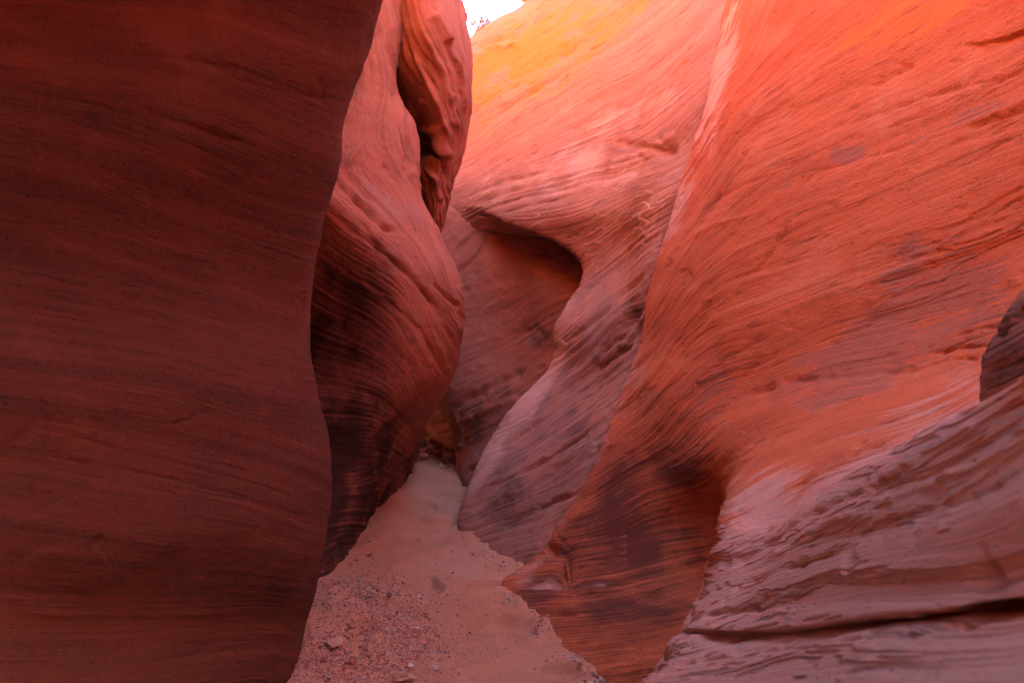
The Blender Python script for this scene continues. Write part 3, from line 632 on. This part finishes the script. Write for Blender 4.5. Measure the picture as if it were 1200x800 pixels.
# dark block at the right edge
def block():
    rows = []
    prof = [(1235, 300), (1197, 338), (1180, 362), (1163, 387), (1152, 412), (1147, 440), (1147, 468), (1150, 500), (1160, 540)]
    for i, (u, v) in enumerate(prof):
        rows.append([(u+60, v-6, 1.9), (u+14, v-2, 1.72), (u+1, v, 1.6), (u+8, v+1, 1.52), (u+32, v+3, 1.45), (u+75, v+5, 1.38), (u+140, v+8, 1.3), (u+230, v+8, 1.25)])
    return rows
H = wall("boulder", block(), RED, [(0, [(1180, 350), (1260, 300)]), (40, [(1160, 400), (1240, 350)]), (90, [(1148, 460), (1240, 410)]), (120, [(1150, 500), (1240, 460)])],
     sscale=.004, feats=[([(1160, 398), (1180, 380), (1215, 350)], 4, -.022), ([(1155, 440), (1200, 420), (1240, 400)], 6, -.012)],
     zones=[(2, 1190, 400, 120, 120, 0, .75)], amp=.005, ledge=.005, ledge_f=12, lump=.012, seed=81.0, pits=.008, px=2)
tag(H, "dark rough block cut off by the right edge, above the blurred slab", "boulder")

# ------------------------------------------------------------------ ground
def ground_z(x, y):
    z = fbm(x*.6, y*.6, x*0+3, 3)*.05*sm(1.5, 3, y)
    z = z+fbm(x*3.1, y*2.6, x*0+9, 3)*.024+.006*fbm(x*14, y*11, x*0+5, 3)
    z = z+.010*perlin(x*7, y*16, x*0+2)
    q = perlin(x*5+2, y*4, x*0+33)                        # old footprints
    z = z-sm(.22, .5, q)*.035+sm(.1, .22, q)*(1-sm(.22, .38, q))*.012
    q = np.array([[-.42, 5.05], [-.16, 4.55], [.03, 4.25], [-.06, 3.9], [.16, 3.25], [.34, 2.95]])
    bd = np.full(np.shape(x), 9.)
    for (a, b_), (c_, d_) in zip(q[:-1], q[1:]):
        t = np.clip(((x-a)*(c_-a)+(y-b_)*(d_-b_))/((c_-a)**2+(d_-b_)**2), 0, 1)
        bd = np.minimum(bd, np.hypot(x-a-t*(c_-a), y-b_-t*(d_-b_)))
    z = z+.018*np.exp(-(bd/.10)**2)*(1+.8*perlin(x*6, y*6, x*0+1))
    z = z-.10*sm(.30, .46, x)*(1-sm(3, 3.4, y))
    z = z+.05*np.exp(-((x+.95)/.25)**2)*sm(2.5, 3.5, y)-.03*np.exp(-((x+.5)/.3)**2)*sm(2, 3, y)*(1-sm(3.5, 4.6, y))
    return z
m, nt, bs = new_mat("canyon_sand"); N, L = nt.nodes.new, nt.links.new
bs.inputs["Roughness"].default_value = .95
geo = N("ShaderNodeNewGeometry")
def nz(sc, det, ro=.6):
    n = N("ShaderNodeTexNoise"); L(geo.outputs["Position"], n.inputs["Vector"]); n.inputs["Scale"].default_value = sc
    n.inputs["Detail"].default_value = det; n.inputs["Roughness"].default_value = ro; return n.outputs["Fac"]
def rmp(f, a, ca, b2, cb):
    r = N("ShaderNodeValToRGB"); L(f, r.inputs[0]); e = r.color_ramp.elements
    e[0].position = a; e[0].color = ca+(1,); e[1].position = b2; e[1].color = cb+(1,); return r.outputs[0]
def mx(f, a, b2, k=1.0):
    n = N("ShaderNodeMix"); n.data_type = 'RGBA'
    mm = N("ShaderNodeMath"); mm.operation = 'MULTIPLY'; L(f, mm.inputs[0]); mm.inputs[1].default_value = k; L(mm.outputs[0], n.inputs[0])
    L(a, n.inputs[6])
    if isinstance(b2, tuple): n.inputs[7].default_value = b2+(1,)
    else: L(b2, n.inputs[7])
    return n.outputs[2]
c = rmp(nz(1.6, 6), .32, (.68, .30, .175), .68, (.80, .41, .26))
c = mx(rmp(nz(320, 2, .8), .60, (0, 0, 0), .72, (1, 1, 1)), c, (.70, .50, .42), .6)
c = mx(rmp(nz(210, 3, .8), .30, (1, 1, 1), .40, (0, 0, 0)), c, (.16, .06, .045), .6)
L(c, bs.inputs["Base Color"])
bp = N("ShaderNodeBump"); bp.inputs["Strength"].default_value = 1.0; bp.inputs["Distance"].default_value = .03
L(nz(90, 9, .75), bp.inputs["Height"]); L(bp.outputs[0], bs.inputs["Normal"])
SAND = m
gx = np.concatenate([np.linspace(-40, -2.2, 12, endpoint=False), np.linspace(-2.2, 1.4, 330), np.linspace(1.5, 40, 12)])
gy = np.concatenate([np.linspace(-40, 2.2, 20, endpoint=False), 2.2*np.exp(np.linspace(0, math.log(13/2.2), 620)), np.linspace(13.5, 60, 12)])
X, Yy = np.meshgrid(gx, gy)
Z = ground_z(X.ravel(), Yy.ravel()).reshape(X.shape)
far = (Yy > 8.8)
Z = Z+sm(8.2, 10.5, Yy)*.22
gm = mesh_grid(np.stack([X, Yy, Z], -1), None, "ground")
gme = obj_of("ground", gm, SAND); tag(gme, kind='structure')
def gz(x, y):
    a = np.array([x], float); b_ = np.array([y], float)
    return float(ground_z(a, b_)[0])+float(sm(8.2, 10.5, b_)[0])*.22

# ------------------------------------------------------------------ gravel and stones
def gravel():
    rs = np.random.RandomState(3)
    base = []
    import bmesh
    for k in range(6):
        bm = bmesh.new(); bmesh.ops.create_icosphere(bm, subdivisions=1, radius=1)
        V = np.array([v.co[:] for v in bm.verts])*(1+.35*rs.normal(size=(12 if False else len(bm.verts), 1)).clip(-1, 1))
        V[:, 2] *= .6
        Fc = np.array([[v.index for v in f.verts] for f in bm.faces]); bm.free(); base.append((V, Fc))
    buckets = {0: ([], [], 0), 1: ([], [], 0), 2: ([], [], 0)}
    out = {k: [[], [], 0] for k in range(3)}
    blobs = [(430, 715, 50, 32, 4200, 1.0), (475, 745, 48, 30, 2200, .85), (400, 775, 50, 22, 2000, .95), (500, 700, 45, 22, 330, .7), (360, 790, 30, 16, 500, .8),
             (560, 740, 80, 40, 260, .5), (470, 640, 50, 40, 220, .5), (690, 790, 26, 8, 90, 1.0), (520, 600, 40, 60, 160, .5), (440, 690, 40, 10, 300, .8), (500, 770, 60, 25, 700, .6), (600, 700, 90, 60, 160, .45), (555, 648, 22, 6, 60, .8), (585, 668, 18, 8, 60, .8), (600, 710, 14, 8, 90, .8), (628, 738, 14, 9, 120, .9), (675, 772, 18, 9, 140, 1.0), (440, 640, 14, 22, 90, .8)]
    for u0, v0, ru, rv, n, szm in blobs:
        for i in range(n):
            u = rs.normal(u0, ru*.62); v = rs.normal(v0, rv*.62)
            if v < 520: continue
            Y = EYE*800/(v-400); x = (u-600)/800*Y
            if x < -1.4: continue
            s = .0028*math.exp(rs.normal(0, .5))*szm*1.25
            if rs.rand() < .03: s *= 2
            V, Fc = base[rs.randint(6)]
            a = rs.rand()*6.28; ca, sa = math.cos(a), math.sin(a)
            Q = V*s*rs.uniform(.7, 1.3, 3)
            Q = np.stack([Q[:, 0]*ca-Q[:, 1]*sa, Q[:, 0]*sa+Q[:, 1]*ca, Q[:, 2]], 1)+np.array([x, Y, gz_fast(x, Y)+s*.15])
            k = rs.choice(3, p=[.2, .42, .38]); o = out[k]
            o[0].append(Q); o[1].append(Fc+o[2]); o[2] += len(Q)
    return out
_gr = None
def gz_fast(x, y):
    i = min(max(np.searchsorted(gy, y)-1, 0), len(gy)-2); j = min(max(np.searchsorted(gx, x)-1, 0), len(gx)-2)
    a = (y-gy[i])/(gy[i+1]-gy[i]); b_ = (x-gx[j])/(gx[j+1]-gx[j])
    return (Z[i, j]*(1-b_)+Z[i, j+1]*b_)*(1-a)+(Z[i+1, j]*(1-b_)+Z[i+1, j+1]*b_)*a
gv = gravel()
Vs, Fs, mi, off = [], [], [], 0
for k in range(3):
    V = np.concatenate(gv[k][0]); Fc = np.concatenate(gv[k][1])
    Vs.append(V); Fs.append(Fc+off); mi += [k]*len(Fc); off += len(V)
V = np.concatenate(Vs); Fc = np.concatenate(Fs)
me = bpy.data.meshes.new("gravel"); me.from_pydata(V.tolist(), [], Fc.tolist())
for mm in (M_dark, M_red, M_grey): me.materials.append(mm)
me.polygons.foreach_set("material_index", np.array(mi, np.int32)); me.update()
g = bpy.data.objects.new("gravel", me); COL.objects.link(g)
tag(g, "fine mixed gravel scattered over the sand at the lower left", "gravel", kind='stuff')

def stone(u, v, w, mat, label, seed, squash=(1, .8, .55), sink=.3, Y=None, group=None, dz=0, rz=None):
    "a stone whose foot is seen at (u, v) and which looks w pixels wide"
    Y = Y or EYE*800/(v-400); x = (u-600)/800*Y; r = w/800*Y/2
    me = rock_mesh("stone", r, seed, 3, squash, .5)
    o = obj_of("stone", me, mat)
    o.location = (x, Y, gz_fast(x, Y)+r*squash[2]*(1-sink)+dz)
    o.rotation_euler = (0, 0, (seed*1.7) % 6.28 if rz is None else rz)
    tag(o, label, "stone", group)
    return o
stone(390, 768, 34, M_tan, "tan stone half buried in the gravel near the left wall foot", 1, (1, .8, .35), .5)
stone(472, 792, 30, M_tan, "rounded tan stone at the bottom edge among gravel", 2, (1, .8, .5), .4)
stone(488, 735, 9, M_pale, "small white stone in the middle of the gravel patch", 3)
stone(482, 776, 8, M_pale, "small pale stone just above the rounded tan stone", 4)
stone(456, 702, 10, M_dark, "dark pebble at the top end of the gravel patch", 5)
stone(432, 660, 10, M_dark, "flat dark stone lying at the foot of the buttress, above the gravel", 6, (1.3, .8, .3))
stone(491, 694, 6, M_pale, "tiny pale stone at the right edge of the gravel patch", 7)
stone(514, 690, 8, M_grey, "pale grey chip on open sand right of the gravel", 8, (1.4, .7, .3))
stone(676, 792, 10, M_pale, "white stone beside the right wall foot, left one of a pair", 9)
stone(704, 790, 13, M_grey, "larger pale stone beside the right wall foot at the bottom edge", 10, (1, .9, .9))
stone(693, 800, 8, M_pale, "small white stone lowest by the right wall foot", 12)
stone(631, 740, 5, M_red, "small red stone against the curved edge of the right wall", 13)
# the pile where the path bends away
pile = [(497, 517, 13, M_grey, "grey stone at the top of the far pile", .0), (496, 528, 17, M_grey, "pale grey block in the left of the far pile", 0), (507, 524, 13, M_red, "pink stone on the far pile beside the grey block", .0),
        (513, 530, 12, M_red, "small red stone at the right of the far pile", 0), (505, 538, 18, M_dark, "dark rounded stone in the centre of the far pile", 0), (497, 543, 13, M_tan, "tan stone at the foot of the far pile", 0),
        (515, 539, 14, M_dark, "dark angular stone under the far overhang", 0), (522, 544, 12, M_dark, "dark stone lying at the foot of the far overhang", 0), (506, 550, 16, M_dark, "flat dark slab in front of the far pile", 0),
        (516, 551, 8, M_pale, "small white stone on the sand in front of the far pile", 0), (526, 548, 6, M_red, "small red stone where the far overhang meets the sand", 0)]
for i, (u, v, w, mt, lb, dz) in enumerate(pile):
    stone(u, max(v, 530)+3 if v < 530 else v, w, mt, lb, 30+i, (1, .9, .75) if i != 8 else (1.3, .8, .3), .25, dz=0 if v >= 530 else (533-v)/800*8.6)

# ------------------------------------------------------------------ on the rim: shrub and yellow knob
kb = rock_mesh("rim_knob", .34, 77, 4, (1, 1, .8), .5)
ko = obj_of("boulder", kb, stone_mat("gold_stone", (.5, .24, .07), (.66, .36, .14), 6))
ko.location = W(627, -6, 10.3); tag(ko, "small golden rock knob standing on the rim against the sky", "rock")
def shrub():
    root = empty("shrub", W(554, 40, 10.35))
    tag(root, "sparse sunlit shrub on the rim against the white sky", "shrub")
    rs = np.random.RandomState(8)
    import bmesh
    bm = bmesh.new(); leaves = bmesh.new()
    def tube(p, q, r0, r1):
        p = np.array(p); q = np.array(q); d = q-p; d /= np.linalg.norm(d)+1e-9
        a = np.cross(d, (.3, 1, .2)); a /= np.linalg.norm(a); b2 = np.cross(d, a); A = []; B_ = []
        for k in range(5):
            t = k*1.2566; o = math.cos(t)*a+math.sin(t)*b2
            A.append(bm.verts.new(p+o*r0)); B_.append(bm.verts.new(q+o*r1))
        for k in range(5): bm.faces.new((A[k], A[(k+1) % 5], B_[(k+1) % 5], B_[k]))
    def grow(p, d, l, r, n):
        q = p+d*l; tube(p, q, r, r*.65)
        if n == 0 or n == 1:
            for k in range(4 if n == 0 else 1):
                c = p+(q-p)*rs.rand()+rs.normal(size=3)*.025; a = rs.normal(size=3); a /= np.linalg.norm(a); b2 = np.cross(a, rs.normal(size=3)); b2 /= np.linalg.norm(b2)
                s = .012+.010*rs.rand()
                vv = [leaves.verts.new(c+x) for x in (a*s*1.4, b2*s*.5, -a*s*1.4, -b2*s*.5)]; leaves.faces.new(vv)
        if n == 0: return
        for k in range(3):
            e = d+rs.normal(size=3)*.6; e[2] += .12; e /= np.linalg.norm(e); grow(q, e, l*.68, r*.6, n-1)
    for d in ((-.35, 0, .9), (.05, .1, 1), (.4, -.1, .8)):
        grow(np.array([0, 0, -.22]), np.array(d)/np.linalg.norm(d), .21, .017, 3)
    mb = bpy.data.meshes.new("branches"); bm.to_mesh(mb); ml = bpy.data.meshes.new("foliage"); leaves.to_mesh(ml)
    obj_of("branch", mb, stone_mat("bark", (.16, .09, .05), (.28, .17, .1)), root)
    lf = obj_of("foliage", ml, stone_mat("dry_leaf", (.30, .20, .06), (.45, .32, .10)), root)
shrub()
print("done")
